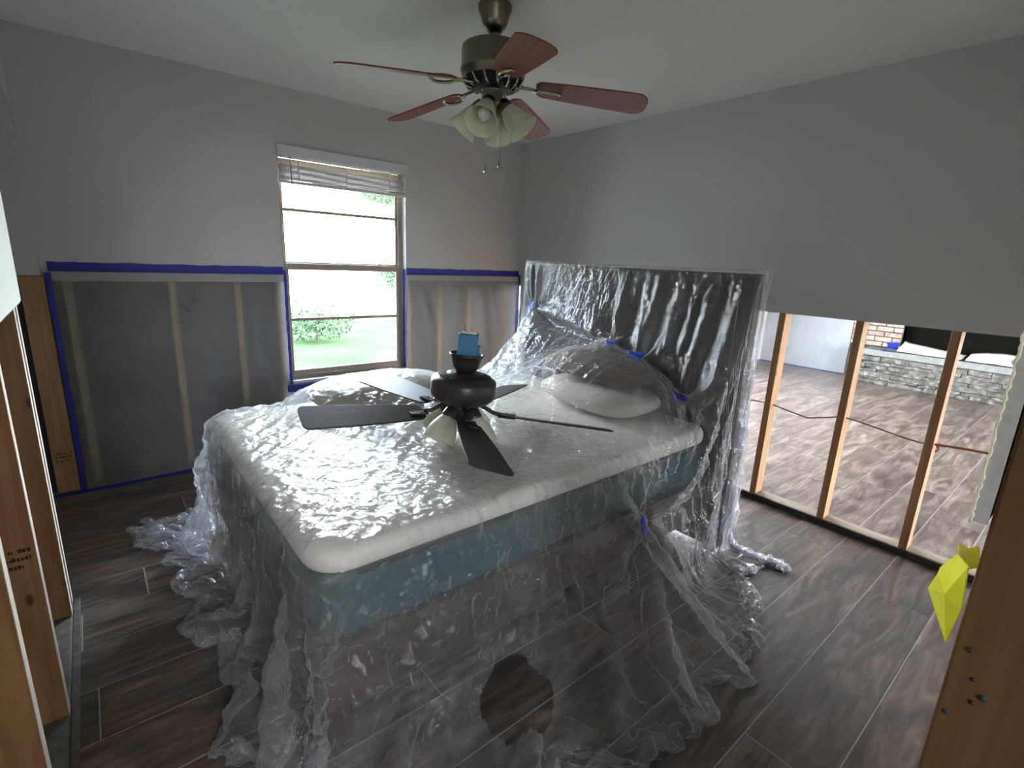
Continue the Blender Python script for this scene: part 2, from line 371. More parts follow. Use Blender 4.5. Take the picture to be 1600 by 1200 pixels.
win = struct(empty('window_1', ((WX0+WX1)/2, .08, WZ0))); wl = Vector(win.location)
def wpart(name, lo, hi, m_, par=win, bev=.003):
    o = box(name, lo, hi, m_, None, bev); o.parent = par
    base = wl if par == win else wl+Vector(par.location)
    o.location = Vector(o.location)-base; return o
F = .05
wpart('frame_side', (WX0+.002, .068, WZ0+.02), (WX0+.03, .10, WZ1), 'window_frame'); wpart('frame_side', (WX1-.03, .068, WZ0+.02), (WX1-.002, .10, WZ1), 'window_frame')
wpart('frame_head', (WX0+.002, .068, WZ1-.03), (WX1-.002, .10, WZ1-.002), 'window_frame'); wpart('frame_bottom', (WX0+.002, .06, WZ0+.02), (WX1-.002, .10, WZ0+.045), 'window_frame')
wpart('window_sill', (WX0-.01, -.012, WZ0-.002), (WX1+.01, .10, WZ0+.019), 'sill_white')
for nm, y_, z0, z1 in (('lower_sash', .064, WZ0+.046, 1.345), ('upper_sash', .086, 1.325, WZ1-.032)):
    s_ = empty(nm); s_.parent = win
    x0, x1 = WX0+.031, WX1-.031; d = .018; t = .022 if nm[0] == 'l' else .016
    wpart('stile', (x0, y_, z0), (x0+t, y_+d, z1), 'window_frame', s_); wpart('stile', (x1-t, y_, z0), (x1, y_+d, z1), 'window_frame', s_)
    wpart('rail', (x0+t, y_, z0), (x1-t, y_+d, z0+(.035 if nm[0] == 'l' else .03)), 'window_frame', s_); wpart('rail', (x0+t, y_, z1-.046), (x1-t, y_+d, z1), 'window_frame', s_)
    zm = .95 if nm[0] == 'l' else 1.702
    wpart('muntin', (x0+t, y_+.003, zm-.011), (x1-t, y_+d-.003, zm+.011), 'window_frame', s_)
    wpart('pane', (x0+t, y_+.007, z0+.03), (x1-t, y_+.010, zm-.008), 'pane_glass', s_, 0); wpart('pane', (x0+t, y_+.007, zm+.008), (x1-t, y_+.010, z1-.034), 'pane_glass', s_, 0)

# right wall: drywall above, open studs below
m = MB(); m.box((-.0105, -3.645, ZC), (.002, .0, H)); m.box((.092, -3.76, ZC), (.105, 0, H))
wall_right = struct(m.build('wall_right', 'drywall_paint'))
for ys in (-.42, -.82, -1.22, -1.62, -2.02, -2.42, -2.82, -3.22, -3.60):
    o = MB().box((.003, -.019, .039), (.0915, .019, 2.0)).build('stud', 'pine_stud', wall_right, .002); o.location = (0, ys, 0)
MB().box((.003, -3.64, .0305), (.0915, -.0, .0385)).build('bottom_plate', 'pine_plate', wall_right)
MB().box((-.008, -3.64, .001), (.0025, 0, .037)).box((.003, -3.64, .001), (.0915, 0, .030)).build('plate_edge', 'plate_dark', wall_right)

# left wall with a round-cornered opening beside the back wall
XL = -3.340
def arc(cy, cz, r, a0, a1, n=8): return [(cy+r*math.cos(R(a0+(a1-a0)*i/n)), cz+r*math.sin(R(a0+(a1-a0)*i/n))) for i in range(n+1)]
poly = [(-3.645, 1.215), (-1.25, 1.215)]+arc(-1.13, 1.95, .12, 180, 90)+arc(-.14, 1.95, .12, 90, 0)+[(-.02, 1.246), (.0, 1.246), (0, H), (-3.645, H)]
wall_left = struct(MB().prism(poly, 0, XL-.10, XL).build('wall_left', 'drywall_paint'))
MB().box((XL-.0005, -3.64, 1.222), (XL+.003, -1.252, 1.80)).build('bare_wallboard', 'white_wallboard', wall_left)
def left_stud(y, z1=1.9, w_=.038):
    o = MB().box((XL-.099, -w_/2, .03), (XL-.012, w_/2, z1)).build('stud', 'pine_stud', wall_left, .002); o.location.y = y
    e_ = MB().box((XL-.0118, -w_/2, .032), (XL-.010, w_/2, 1.214)).build('lit_edge_strip', 'pine_edge', o); return o  # pale strip paints in the light caught on the room-facing stud edge
for y in (-1.272, -1.352, -1.90, -2.36, -2.80, -3.22): left_stud(y)
MB().box((XL-.098, -1.333, .03), (XL-.016, -1.292, 1.2)).build('spacer', 'gypsum_edge', wall_left)
MB().box((XL-.10, -3.64, .001), (XL-.012, -1.25, .029)).build('bottom_plate', 'plate_grey', wall_left, .004)
MB().box((XL-.0115, -3.64, .0), (XL+.010, -1.22, .006)).build('floor_edge_strip', 'plate_grey', wall_left, .002)
# end post of the back wall in the opening's far jamb
post = box('end_post', (XL-.088, -.022, .012), (XL+.012, .012, 1.243), 'pine_stud', wall_back, .003)
MB().box((XL-.125, -.010, .02), (XL-.090, .0, 1.22)).build('dark_jamb_strip', 'black_tape', wall_back)
def stamp(par, org, du_, dv_, w_, h_, seed):
    """blurred lumber grade stamp: rows of small ink marks"""
    rn = random.Random(seed); m = MB(); du_ = Vector(du_); dv_ = Vector(dv_); nv_ = du_.cross(dv_); org = Vector(org)
    for rr in range(3):
        u_ = 0
        while u_ < w_:
            l_ = rn.uniform(.004, .010)
            if rn.random() < .7:
                a_ = org+du_*u_+dv_*(h_*rr/3); b_ = rn.uniform(.006, .012); t_ = nv_*.0004
                q_ = [a_, a_+du_*l_*.7, a_+du_*l_*.7+dv_*b_, a_+dv_*b_]
                m.add([x+t_ for x in q_]+[x-t_ for x in q_], [(0, 1, 2, 3), (7, 6, 5, 4), (0, 4, 5, 1), (1, 5, 6, 2), (2, 6, 7, 3), (3, 7, 4, 0)])
            u_ += l_
    o = m.build('grade_stamp', 'dark_ink', par); return o
stamp(wall_back, (XL-.070, -.0225, .20), (1, 0, 0), (0, 0, 1), .07, .07, 4)
stamp(wall_left, (XL-.085, -1.920, .55), (1, 0, 0), (0, 0, 1), .06, .07, 9)
# closet beyond the opening
m = MB(); m.box((-4.40, -1.4, 0), (-4.37, 0, H)); m.box((-4.37, -1.4, 0), (XL-.10, -1.37, H)); m.box((-4.37, -.004, 0), (XL-.126, .0, 1.222))
struct(m.build('wall_closet', 'drywall_paint'))

# front wall: the doorway the picture is taken from
XJ = -2.50
m = MB(); m.box((XJ+.002, -3.657, 1.2), (-.011, -3.645, H)); m.box((XJ, -3.765, 0), (.0, -3.752, H)); m.box((XL, -3.765, 2.06), (XJ, -3.645, H))
wall_front = struct(m.build('wall_front', 'drywall_paint'))
jb = MB().box((XJ, -3.751, .0), (XJ+.038, -3.659, 2.06)).build('jamb_stud', 'jamb_board', wall_front, .003)
for i, (py, pz, rr) in enumerate([(-3.672, 1.065, .0035), (-3.680, 1.035, .0025), (-3.684, 1.01, .003), (-3.668, .985, .003), (-3.690, 1.02, .004), (-3.668, .90, .003), (-3.678, .855, .003)]):
    MB().lathe([(.0001, .0012), (rr*.8, .001), (rr, -.001)], 10, Matrix.Translation((XJ-.0004, py, pz)) @ Matrix.Rotation(R(-90), 4, 'Y')).build('nail_head', 'screw_black', wall_front)
MB().box((XJ-.0005, -3.6575, 1.2), (XJ+.0018, -3.6452, H)).build('cut_edge', 'gypsum_edge', wall_front)
# torn paper bead along the cut drywall edge
rnd = random.Random(3); m = MB(); z = 1.198
pts = []
while z < 2.05:
    pts.append((XJ-.0005+rnd.uniform(-.0006, .0006), -3.6450+rnd.uniform(-.0007, .0009), z)); z += .004
m.tube(pts, [rnd.uniform(.0008, .0018) for _ in pts], 6)
m.build('torn_paper', 'gypsum_rag', wall_front)
for xs in (-2.1, -1.7, -1.3, -.9, -.5): box('stud', (xs, -3.75, .04), (xs+.038, -3.658, 2.0), 'pine_stud', wall_front)
box('bottom_plate', (XJ+.04, -3.75, .001), (-.02, -3.658, .039), 'plate_grey', wall_front)

# the rest of the house around it
m = MB()
m.box((-4.5, -6.3, 0), (-4.47, .1, H)); m.box((-4.4, -3.9, 0), (XL-.2, -3.8, H))
struct(m.build('wall_hall', 'drywall_paint'))
m = MB(); LX0, LX1 = .35, 3.85
m.box((.105, 0, 0), (LX0, .10, H)); m.box((LX1, 0, 0), (5.6, .10, H)); m.box((LX0, 0, 2.1), (LX1, .10, H)); m.box((LX0, 0, 0), (LX1, .1, .12))
struct(m.build('wall_living_back', 'drywall_paint'))
m = MB(); m.box((-4.5, -6.3, 0), (-4.0, -6.2, H)); m.box((-3.48, -6.3, 0), (1.2, -6.2, H)); m.box((-4.0, -6.3, 2.06), (-3.48, -6.2, H)); m.box((-4.0, -6.3, 0), (-3.48, -6.2, .85)); m.box((3.4, -6.3, 0), (5.6, -6.2, H)); m.box((1.2, -6.3, 2.1), (3.4, -6.2, H)); m.box((1.2, -6.3, 0), (3.4, -6.2, .12))
struct(m.build('wall_living_front', 'drywall_paint'))
m = MB(); m.box((5.55, -6.2, 0), (5.65, 0, H))
struct(m.build('wall_living_far', 'drywall_paint'))
for nm, x0, x1, y0 in (('window_2', LX0, LX1, .04), ('window_3', 1.2, 3.4, -6.26), ('window_4', -4.0, -3.48, -6.26)):
    m = MB(); m.box((x0, y0, .12), (x0+.05, y0+.04, 2.1)); m.box((x1-.05, y0, .12), (x1, y0+.04, 2.1)); m.box(((x0+x1)/2-.03, y0, .12), ((x0+x1)/2+.03, y0+.04, 2.1))
    m.box((x0, y0, 2.06), (x1, y0+.04, 2.1)); m.box((x0, y0, .12), (x1, y0+.04, .17))
    struct(m.build(nm, 'window_frame'))

hl = struct(empty('hall_fill_fixture', (-2.40, -4.75, H)))  # unseen fixture added to go with the warm fill light
MB().lathe([(.0001, 0), (.19, 0), (.19, -.03), (.175, -.085), (.170, -.085), (.165, -.02), (.0001, -.02)], 32).build('fill_rim', 'brass_nickel', hl)

# ------------------------------------------------------------------ outdoors
struct(MB().box((-40, .30, -.6), (60, 10.5, -.3)).build('lawn', 'lawn'))
struct(MB().box((1.3, .30, -.32), (8, 5.0, -.12)).build('bounce_slab', 'road_pale'))  # unseen pale slab added to bounce light up into the living room
struct(MB().box((-60, 10.5, -.6), (80, 70, -.31)).build('pale_road', 'road_pale'))
struct(MB().box((-40, -60, -.6), (60, -10.5, -.3)).build('lawn_front', 'lawn'))
struct(MB().box((-40, -10.5, -.6), (60, -6.4, -.3)).build('front_path', 'road_pale'))
struct(MB().box((-8, .141, 2.40), (8, .80, 2.55)).build('eave_sky_block', 'sill_white'))  # unseen eave added to cut the high sky light at the windows
struct(MB().box((-9, .141, -.3), (-3.9, 7.5, 3.2)).build('wing_sky_block', 'road_pale'))  # unseen block added to keep sky light off the right wall
def leafy(name, loc, rad, n, leaf, label, cat, seed, trunk=None, trunk_r=.03, toff=0):
    rn = np.random.RandomState(seed); root = empty(name, loc)
    u = rn.randn(n, 3); u /= np.linalg.norm(u, axis=1)[:, None]; c = u*(rn.rand(n, 1)**.45)*np.array(rad)
    c *= (.75+.5*vnoise(u[:, 0]*2.5+9, u[:, 1]*2.5+u[:, 2]*2+5))[:, None]
    a_ = rn.randn(n, 3); a_ /= np.linalg.norm(a_, axis=1)[:, None]; b_ = np.cross(a_, rn.randn(n, 3)); b_ /= np.linalg.norm(b_, axis=1)[:, None]
    h_ = trunk if trunk else rad[2]
    c[:, 2] += h_; L = leaf*(.6+.8*rn.rand(n, 1))
    V = np.stack([c-a_*L, c+b_*L*.35, c+a_*L, c-b_*L*.35], 1).reshape(-1, 3)
    me = bpy.data.meshes.new('foliage'); me.from_pydata(V.tolist(), [], [(4*i, 4*i+1, 4*i+2, 4*i+3) for i in range(n)])
    o = bpy.data.objects.new('foliage', me); COL.objects.link(o); mat(o, 'leaf'); o.parent = root; o['kind'] = 'stuff'
    m = MB(); m.tube([(toff, 0, -.02), (toff*.9+.02, .01, h_*.5), (toff*.3, 0, h_)], [trunk_r, trunk_r*.8, trunk_r*.5], 8); m.build('trunk', 'bark', root)
    tag(root, label, cat); return root
leafy('shrub', (.20, 6.3, -.3), (.80, .6, .40), 1700, .042, 'loose green shrub growing on the lawn outside the window', 'shrub', 3)
leafy('tree', (6.75, 16.5, -.3), (1.55, 1.2, .80), 5200, .085, 'leafy tree with hanging branches seen at upper right of the window', 'tree', 5, 4.45, .16, 3.0)
leafy('hedge', (8.0, 18.5, -.3), (1.1, .8, .85), 2400, .08, 'low brownish green bush across the pale road outside', 'bush', 8)
rk = MB().lathe([(.0, .10), (.13, .085), (.20, .04), (.21, 0)], 14).build('garden_rock', 'mortar'); rk.location = (.80, 4.45, -.3); tag(rk, 'grey garden rock lying on the lawn at lower right of the window', 'rock')

# ------------------------------------------------------------------ window blind
bl = empty('window_blind', ((WX0+WX1)/2, -.015, 1.862)); tag(bl, 'white mini blind drawn up under its valance at the window', 'blind'); B0 = Vector(bl.location)
def bpart(name, lo, hi, m_, bev=.0015):
    o = box(name, lo, hi, m_, None, bev); o.parent = bl; o.location = Vector(o.location)-B0; return o
bpart('valance', (WX0-.002, -.028, 2.028), (WX1+.006, -.018, 2.092), 'valance_white')
bpart('valance_return', (WX0-.002, -.018, 2.028), (WX0+.006, .0, 2.092), 'valance_white'); bpart('valance_return', (WX1-.002, -.018, 2.028), (WX1+.006, .0, 2.092), 'valance_white')
bpart('headrail', (WX0+.006, .004, 2.028), (WX1-.004, .040, 2.055), 'blind_white')
rnd = random.Random(8); z = 1.884; i = 0
while z < 1.978:
    hw = (WX1-WX0)/2-.008; dz = rnd.uniform(-.003, .003); th = .0030
    def fn(u, v, dz=dz): return (-hw+2*hw*u, -.013+.030*v, .0030*math.sin(PI*v)+dz*.5*(2*u-1)+.0012*math.sin(9*u+i))
    o = MB().grid(fn, 9, 5).build('slat', 'blind_white', bl, solid=th); o.location = (0, .020+rnd.uniform(-.002, .002), z-1.862); z += .0058; i += 1
bpart('bottom_rail', (WX0+.006, -.010, 1.862), (WX1-.004, .022, 1.880), 'blind_white')
for xx in (-1.98, -1.65, -1.32): bpart('ladder_cord', (xx-.004, -.012, 1.878), (xx+.004, -.009, 2.03), 'blind_white', 0)
MB().tube([(-2.035-B0.x, -.018-B0.y, .165), (-2.03-B0.x, -.02-B0.y, .0), (-2.018-B0.x, -.015-B0.y, -.31)], .0035, 6).build('tilt_wand', 'window_frame', bl)

# ------------------------------------------------------------------ plastic and tape on the back wall
def wall_sheet(name, x0, x1, z0, z1, label, seed, amp=.008, m_='milky_film', yb=-.010):
    nu, nv = 60, 60
    def fn(u, v):
        x = x0+(x1-x0)*u; z = z0+(z1-z0)*v; e = min(1, 6*min(u, 1-u, v*1.5, 1-v)+.15)
        d = amp*e*(2*float(vnoise((x*5+z*1.6)*1.3+seed, z*1.1+seed))-1)+.4*amp*e*(2*float(vnoise(x*17+z*5+seed, z*3.0))-1)
        return (x-x0, -abs(.006)-d, z-z0)
    o = MB().grid(fn, nu, nv).build(name, m_, fix=False); o.location = (x0, yb, z0); tag(o, label, 'plastic sheet'); return o
s1 = wall_sheet('plastic_sheet', -3.305, WX0-.006, .012, 1.268, 'milky plastic sheet taped over open studs left of the window', 3, .010)
MB().box((0, -.004, 1.218-.012), (-3.305*-1+WX0-.006, -.002, 1.268-.012)).build('hem_band', 'hem_film', s1).location = (0, -.012, 0)
s2 = wall_sheet('plastic_sheet', WX1+.008, -.012, .012, 1.285, 'milky plastic sheet taped up between the window and room corner', 14, .010)
MB().box((0, -.004, 1.24-.012), (-.02-WX1-.008, -.002, 1.282-.012)).build('hem_band', 'hem_film', s2).location = (0, -.012, 0)
wall_sheet('plastic_sheet', WX0+.002, WX1-.002, .012, .455, 'strip of milky plastic taped below the window sill', 25, .006)
def tape(lo, hi, label, m_='blue_tape', wob=.004, seed=1, name='tape_strip'):
    """a strip of masking tape lying in the plane of its thin axis, edges slightly uneven"""
    lo = Vector(lo); hi = Vector(hi); d = hi-lo; thin = min(range(3), key=lambda i: d[i]); lng = max(range(3), key=lambda i: d[i]); oth = 3-thin-lng
    n = 24; c = Vector(((lo.x+hi.x)/2, (lo.y+hi.y)/2, lo.z)); m = MB(); V = []
    rn = random.Random(seed)
    for i in range(n+1):
        u = i/n; w0 = rn.uniform(-wob, wob)*.6; w1 = rn.uniform(-wob, wob)*.6
        for (tt, ww) in ((lo[thin], lo[oth]+w0), (lo[thin], hi[oth]+w1), (hi[thin], hi[oth]+w1), (hi[thin], lo[oth]+w0)):
            p_ = [0, 0, 0]; p_[lng] = lo[lng]+d[lng]*u; p_[oth] = ww; p_[thin] = tt; V.append(Vector(p_)-c)
    Fc = [(4*i+k, 4*i+(k+1) % 4, 4*i+4+(k+1) % 4, 4*i+4+k) for i in range(n) for k in range(4)]+[(0, 1, 2, 3), (4*n+3, 4*n+2, 4*n+1, 4*n)]
    o = m.add(V, Fc).build(name, m_); o.location = c; tag(o, label, 'tape', 'blue masking tape'); return o
tape((-3.308, -.0032, 1.266), (WX0-.004, -.0008, 1.318), 'long blue tape strip above the plastic left of the window', seed=2)
tape((WX1+.004, -.0032, 1.278), (-.013, -.0008, 1.334), 'long blue tape strip above the plastic right of the window', seed=3)
t_ = tape((-3.322, -.030, .012), (-3.296, -.0275, 1.262), 'vertical blue tape strip between the wooden end post and the plastic', wob=.005, seed=4)
tape((-3.44, -.060, .0006), (-1.2, -.012, .003), 'blue tape strip along the floor under the back wall', seed=5, wob=.008)
tape((WX0-.012, -.034, .50), (WX0+.006, -.0315, 1.30), 'blue tape strip down the left side of the window', 'blue_tape', seed=6)
tape((WX1-.003, .004, .53), (WX1-.0008, .050, 1.325), 'blue tape strip down the right reveal of the window', 'blue_tape', seed=7)
tape((WX0-.03, -.0235, .445), (WX1+.02, -.021, .492), 'blue tape strip under the window sill', seed=8)
tape((-.040, -.0335, .03), (-.014, -.031, 1.30), 'vertical blue tape strip in the room corner', seed=9)

# ------------------------------------------------------------------ bed
BX0, BX1, BY0, BY1 = -2.795, -.845, -2.525, -1.085
bed = empty('bed_frame', ((BX0+BX1)/2, (BY0+BY1)/2, 0)); tag(bed, 'dark wooden bed with a tall headboard under clear plastic', 'bed'); D0 = Vector(bed.location)
def dpart(name, lo, hi, m_, bev=.006):
    o = box(name, lo, hi, m_, None, bev); o.parent = bed; o.location = Vector(o.location)-D0; return o
dpart('headboard', (-.812, -2.622, .02), (-.748, -1.038, 1.418), 'headboard_wood', .008)
for y in (-2.615, -1.105): dpart('headboard_post', (-.822, y, .0), (-.742, y+.07, 1.405), 'headboard_wood')
dpart('side_rail', (BX0+.02, BY0+.005, .17), (BX1+.02, BY0+.035, .375), 'bed_wood'); dpart('side_rail', (BX0+.02, BY1-.035, .17), (BX1+.02, BY1-.005, .375), 'bed_wood')
dpart('foot_rail', (BX0+.005, BY0+.036, .17), (BX0+.04, BY1-.036, .375), 'bed_wood')
for x in (BX0+.03, -1.6):
    for y in (BY0+.04, BY1-.11): dpart('leg', (x, y, 0), (x+.07, y+.07, .17), 'bed_wood')
for i in range(9): dpart('slat', (BX0+.10+i*.2, BY0+.037, .345), (BX0+.20+i*.2, BY1-.037, .365), 'bed_wood', .002)
def soft_box(name, lo, hi, r, m_, label, cat, crown=.0):
    c = [(lo[i]+hi[i])/2 for i in range(3)]
    me = bpy.data.meshes.new(name); bm = bmesh.new(); bmesh.ops.create_cube(bm, size=1)
    for v in bm.verts: v.co = Vector(((hi[0]-lo[0])*v.co.x, (hi[1]-lo[1])*v.co.y, (hi[2]-lo[2])*(v.co.z+.5)))
    vert = [e for e in bm.edges if abs((e.verts[0].co-e.verts[1].co).normalized().z) > .9]
    bmesh.ops.bevel(bm, geom=vert, offset=r*1.8, segments=6, profile=.5, affect='EDGES')
    rim = [e for e in bm.edges if e.is_manifold and e.calc_face_angle(0) > R(60)]
    bmesh.ops.bevel(bm, geom=rim, offset=r*.55, segments=4, profile=.5, affect='EDGES')
    for f_ in bm.faces: f_.smooth = True
    bm.to_mesh(me); bm.free(); o = bpy.data.objects.new(name, me); COL.objects.link(o); mat(o, m_); o.location = (c[0], c[1], lo[2]); tag(o, label, cat); return o
mt = soft_box('mattress', (BX0+.02, BY0+.01, .378), (BX1, BY1-.01, .584), .05, 'teal_fabric', 'teal fabric mattress under the white foam on the bed', 'mattress')
m = MB()
for zz in (.015, .201):
    ring = [(BX0+.03, BY0+.02), (BX1-.01, BY0+.02), (BX1-.01, BY1-.02), (BX0+.03, BY1-.02)]
    hx, hy = (BX1-BX0)/2-.012, (BY1-BY0)/2-.012
    m.tube([(-hx+.1, -hy, zz), (hx-.1, -hy, zz)], .006, 6); m.tube([(-hx, -hy+.1, zz), (-hx, hy-.1, zz)], .006, 6)
m.build('piping', 'lace_black', mt)
tp = soft_box('foam_topper', (BX0, BY0, .588), (BX1, BY1, .670), .06, 'foam', 'thick white foam topper on the teal mattress', 'mattress topper')
def pillow(name, c, size, rz, m_, label, ry=0):
    sx_, sy_, sz_ = size
    me = bpy.data.meshes.new(name); bm = bmesh.new(); bmesh.ops.create_uvsphere(bm, u_segments=32, v_segments=16, radius=1)
    for v in bm.verts:
        x, y, z = v.co; sg = lambda q, p_: math.copysign(abs(q)**p_, q)
        k = max(abs(sg(x, .6)), abs(sg(y, .6)))
        X, Y = sg(x, .62), sg(y, .62); Z = z*(1-.35*(abs(X)**4*abs(Y)**4))
        v.co = (X*sx_/2, Y*sy_/2, Z*sz_/2*(1+.10*math.sin(5*X+3*Y)))
    for f_ in bm.faces: f_.smooth = True
    bm.to_mesh(me); bm.free(); o = bpy.data.objects.new(name, me); COL.objects.link(o); mat(o, m_); o.location = c; o.rotation_euler = (0, ry, rz)
    tag(o, label, 'pillow'); return o
pillow('pillow', (-2.02, -1.315, .742), (.74, .40, .125), .05, 'pillow_tan', 'tan pillow making a mound in the plastic at the far bed edge')
pillow('pillow', (-1.09, -1.98, .752), (.40, .68, .145), 0, 'pillow_cream', 'cream pillow at the head of the bed beneath the brown one')
pillow('pillow', (-1.07, -1.97, .897), (.36, .66, .13), .06, 'pillow_brown', 'brown pillow lying on a cream one under the plastic')

# ------------------------------------------------------------------ clear plastic drop sheet, draped by a small cloth relaxation
def drape_sheet(nsteps=70, iters=8):
    h = .034
    # centre line over the bed (x, z), then how far the skirt has gone past each edge
    P = np.array([(-.66, .55), (-.70, 1.435), (-.835, 1.435), (-.88, 1.02), (-1.0, .93), (-1.30, .78), (-1.55, .70), (-2.82, .685)])
    seg = np.hypot(*(P[1:]-P[:-1]).T); cum = np.r_[0, np.cumsum(seg)]; Ls = cum[-1]
    foot_len, near_len, far_len = .90, 1.06, .88
    s = np.arange(0, Ls+foot_len, h); ns = len(s)
    width = 2.56-1.06; t = np.arange(-near_len, width+far_len, h); nt = len(t)
    sc = np.minimum(s, Ls); X = np.interp(sc, cum, P[:, 0]); Z = np.interp(sc, cum, P[:, 1])
    sf = np.maximum(s-Ls, 0)
    hb = np.clip((X+1.45)/.62, 0, 1); hb = hb*hb*(3-2*hb)              # 1 at the headboard, 0 along the mattress
    yn = -2.545-.095*hb; yf = -1.065+.035*hb
    pos = np.zeros((ns, nt, 3))
    for j, tj in enumerate(t):
        tn, tf = max(-tj, 0), max(tj-width, 0); u = min(max(tj/width, 0), 1)
        ye = yn+(yf-yn)*u
        tn_ = tn*(1+.42*hb); tf_ = tf*(1+.30*hb); d = (sf**4+tn_**4+tf_**4)**.25
        ang_s = sf/(sf+tn+tf+1e-9); ph = ang_s*np.pi/2
        dx = -np.sin(ph); dy = np.where(tf > 0, np.cos(ph), -np.cos(ph))
        side_q = s*1.0+(j*h if tn+tf == 0 else 0)+sf*2
        out = np.where(tf > 0, .30, .45-.29*hb)*np.cos(ph)**2+.13*np.sin(ph)**2
        out = out+.10*np.sin(2*ph)*(1 if tf > 0 else .5)
        q = np.where(sf > tn+tf, 10+tj*1.0, s)
        fold = (vnoise(q*5.2+3*ph, 2.5+0*q)-.5)*.16+(vnoise(q*12.5+5*ph, 7.5+0*q)-.5)*.07
        rg = lambda f, o_: 1-np.abs(2*vnoise(q*f+2*ph*f*.3+.6*vnoise(q*3, tj*2.5), o_+.35*d)-1)
        fold = fold+(.10*rg(7.3, 3.5)**2+.06*rg(15.1, 9.5)**2-.06)*(1-.3*hb)
        L = np.hypot(Z, out); k = np.minimum(d/L, 1); over = np.maximum(d-L, 0)
        r = out*(k**1.15)+fold*k**1.4*(1-.4*hb)+over*(.40-.30*np.sin(ph)**2)*(1-.85*hb)
        z = Z*(1-k**1.05)
        zc = np.where(over > 0, .006+.07*vnoise(s*9, tj*9+1)*np.minimum(over*8, 1), z)
        m = d > 1e-6
        pos[:, j, 0] = X+np.where(m, dx*r, 0)+np.where(m, .05*(vnoise(s*4, tj*4)-.5)*k, 0); pos[:, j, 1] = ye+np.where(m, dy*r, 0); pos[:, j, 2] = np.where(m, zc, Z)
    # the back of the headboard simply hangs
    rng = np.random.RandomState(4)
    pos += rng.randn(ns, nt, 3)*.0035
    floor0 = pos[..., 2] < .03
    pos[..., 2] = np.maximum(pos[..., 2], .006)
    idx = np.arange(ns*nt).reshape(ns, nt); flat = pos.reshape(-1, 3).copy()
    cons = []
    def add(a, b, k, slack):
        a = a.ravel(); b = b.ravel(); cons.append((a, b, np.linalg.norm(flat[a]-flat[b], axis=1)*slack, k))
    for o in (0, 1):
        r0 = np.arange(o, ns-1, 2); c0 = np.arange(o, nt-1, 2)
        add(idx[r0], idx[r0+1], 1., 1.02); add(idx[:, c0], idx[:, c0+1], 1., 1.02)
        add(idx[r0][:, :-1], idx[r0+1][:, 1:], .4, 1.02); add(idx[r0][:, 1:], idx[r0+1][:, :-1], .4, 1.02)
    for o in range(4):
        r0 = np.arange(o, ns-2, 4); c0 = np.arange(o, nt-2, 4)
        add(idx[r0], idx[r0+2], .05, 1.0); add(idx[:, c0], idx[:, c0+2], .05, 1.0)
    boxes = [((-2.80, -2.53, -.2), (-.84, -1.08, .672), .05), ((-.825, -2.63, -.2), (-.735, -1.03, 1.42), .02)]
    ell = [((-2.02, -1.315, .655), (.50, .29, .170)), ((-1.08, -1.98, .655), (.30, .47, .335))]
    def collide(pos, prev, mar=.010):
        for lo, hi, r in boxes:
            c = (np.array(lo)+hi)/2; e = (np.array(hi)-lo)/2-r
            q = pos-c; a = np.abs(q)-e
            near = np.where(a.max(1) < r+mar)[0]
            if len(near) == 0: continue
            qa = a[near]; m = np.maximum(qa, 0); l = np.linalg.norm(m, axis=1)
            sd = l+np.minimum(qa.max(1), 0)-r-mar; hit = sd < 0
            if not hit.any(): continue
            near = near[hit]; qa = qa[hit]; m = m[hit]; l = l[hit]; sd = sd[hit]
            n = np.zeros_like(m); out = l > 1e-9; n[out] = m[out]/l[out][:, None]
            ins = np.where(~out)[0]
            if len(ins): n[ins, qa[ins].argmax(1)] = 1
            n *= np.sign(q[near]+1e-12); pos[near] -= n*sd[:, None]
            v = pos[near]-prev[near]; prev[near] += (v-(v*n).sum(1)[:, None]*n)*.5
        for c, r in ell:
            q = (pos-np.array(c))/np.array(r); L = np.linalg.norm(q, axis=1); near = np.where(L < 1.04)[0]
            if len(near):
                pos[near] = np.array(c)+q[near]/np.maximum(L[near], .2)[:, None]*1.04*np.array(r)
                prev[near] += (pos[near]-prev[near])*.35
        f = pos[:, 2] < .005
        pos[f, 2] = .005; prev[f] = pos[f]
    tape = [((-.845, -1.165, 1.13), .30, .30), ((-.93, -1.92, 1.0), .30, .25), ((-.94, -2.11, .945), .30, .25), ((-.95, -2.39, .80), .22, .35), ((-1.0, -1.09, .72), .26, .35), ((-1.505, -2.60, .40), .30, .25)]
    I, J = np.meshgrid(np.arange(ns), np.arange(nt), indexing='ij'); pins = []
    for c, Rr, g in tape:
        i0 = np.linalg.norm(flat-np.array(c), axis=1).argmin(); a, b = divmod(i0, nt)
        rad = (np.hypot(I-a, J-b)*h).ravel(); m = np.where(rad < Rr*.5)[0]; pins.append((np.array(c), m, rad[m][:, None]*g))
    top = idx[(s > cum[1]+.01) & (s < cum[2]+.005)][:, (t > -.02) & (t < width+.02)].ravel(); top0 = flat[top].copy(); top0[:, 2] = 1.428; top0[:, 0] = np.clip(top0[:, 0], -.825, -.735)
    hem = np.where(floor0.ravel() & (rng.rand(ns*nt) < .25))[0]; hem0 = flat[hem].copy()
    pos = flat; prev = pos.copy(); dt = 1/60.
